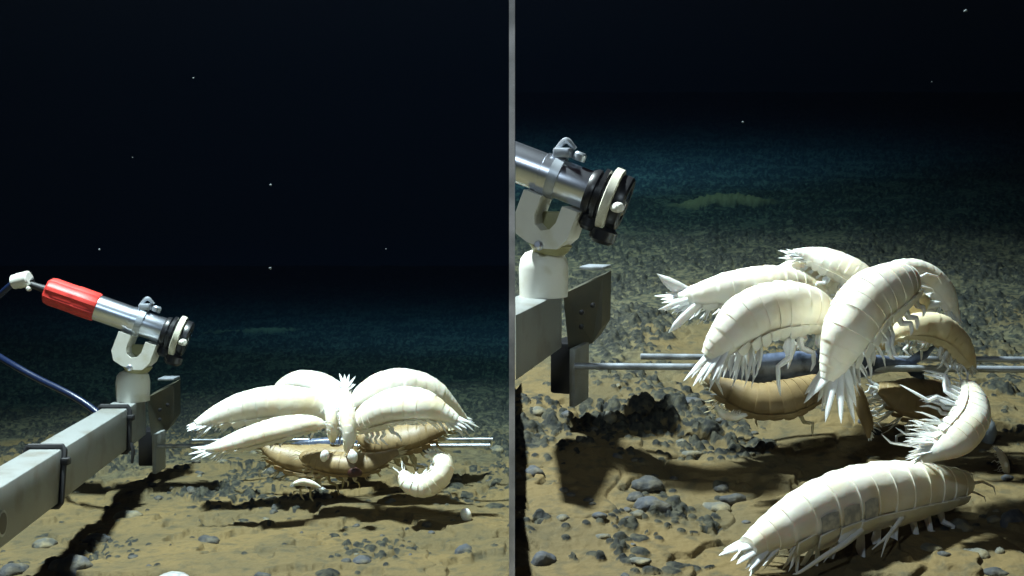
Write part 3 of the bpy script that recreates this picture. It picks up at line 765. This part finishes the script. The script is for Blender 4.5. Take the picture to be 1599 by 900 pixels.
# ---------------------------------------------------------------- stones
big = [ # px, py, radius px, squash, material, label
 (1012, 748, 24, .7, 'rock', 'upper dark stone of the stack of three beside the camera shadow'),
 (1018, 785, 25, .6, 'bluerock', 'lower dark stone of the stack of three beside the camera shadow'),
 (992, 772, 16, .7, 'rock', 'left dark stone of the stack of three beside the camera shadow'),
 (1118, 786, 20, .5, 'rock2', 'dusty stone left of the larger stone below the cluster shadow'),
 (1145, 780, 16, .6, 'rock', 'dark stone between the stack of three and the largest amphipod'),
 (850, 868, 18, .8, 'bluerock', 'blue-grey stone near the foot of the divider on the rising floor'),
 (835, 726, 18, .6, 'bluerock', 'blue-grey stone in the lit patch beside the divider'),
 (1583, 795, 26, .8, 'bluerock', 'big blue-grey stone at the right edge'),
 (1500, 815, 20, .6, 'rock2', 'dusty stone under the head of the largest amphipod'),
 (1455, 850, 16, .5, 'rock2', 'half buried dusty stone right of the legs of the largest amphipod'),
 (1525, 858, 17, .5, 'rock2', 'half buried dusty stone near the right bottom corner'),
 (1555, 888, 16, .5, 'rock', 'dark stone in the right bottom corner'),
 (1000, 872, 14, .4, 'rock2', 'low dusty stone in the sand at the bottom middle of the rising floor'),
 (110, 873, 30, .6, 'bluerock', 'largest blue-grey stone under the grey beam'),
 (150, 838, 22, .6, 'bluerock', 'blue-grey stone behind the largest one under the grey beam'),
 (200, 800, 20, .6, 'rock2', 'dusty stone left of the beam shadow'),
 (725, 855, 16, .8, 'bluerock', 'blue-grey stone below the small white shell'),
 (565, 880, 15, .6, 'bluerock', 'blue-grey stone at the bottom edge below the smaller cluster'),
 (325, 838, 18, .5, 'rock', 'dark stone in the sand right of the beam shadow'),
 (20, 885, 22, .7, 'rock', 'dark stone in the left bottom corner'),
 (70, 845, 16, .7, 'rock2', 'small dusty stone touching the lower side of the grey beam view'),
]
occ = []
for i, (px, py, r, sq, mt, lb) in enumerate(big):
    g = gp(px, py+r*.4); rr = r*g.y/F
    pebble('stone', g+Vector((0, 0, -rr*sq*.1)), rr, sq, M[mt], 100+i, lb, 'stone', 'larger stones on the sediment', det=3)
    occ.append((g.x, g.y, rr))
rnd = random.Random(5)
def scatter(side, n, lb, grp):
    k = 0; tries = 0
    while k < n and tries < 9000:
        tries += 1
        if side: px, py = rnd.uniform(806, 1599), rnd.uniform(600, 905)
        else: px, py = rnd.uniform(0, 792), rnd.uniform(700, 905)
        edge = (py-600)/300 if side else (py-700)/200
        if rnd.random() < edge*.55: continue
        if side and 1000 < px < 1500 and py > 800 and rnd.random() < .8: continue
        if not side and 250 < px < 600 and py > 800 and rnd.random() < .7: continue
        g = gp(px, py); r = rnd.choice((4, 5, 6, 6, 7, 8, 9, 12))*(1.25 if side else .95)*g.y/F
        if any((g.x-a)**2+(g.y-b_)**2 < (c_+r)**2*.8 for a, b_, c_ in occ): continue
        occ.append((g.x, g.y, r)); sq = rnd.uniform(.45, .85)
        pebble('nodule', g+Vector((0, 0, -r*sq*.25)), r, sq, M[rnd.choice(('rock', 'rock', 'rock2', 'bluerock'))], 1000+side*500+k, lb, 'nodule', grp)
        k += 1
scatter(1, 60, 'small dark rounded nodule lying on the rising sediment', 'nodules on the rising floor')
scatter(0, 60, 'small dark rounded nodule lying on the flat sediment', 'nodules on the flat floor')
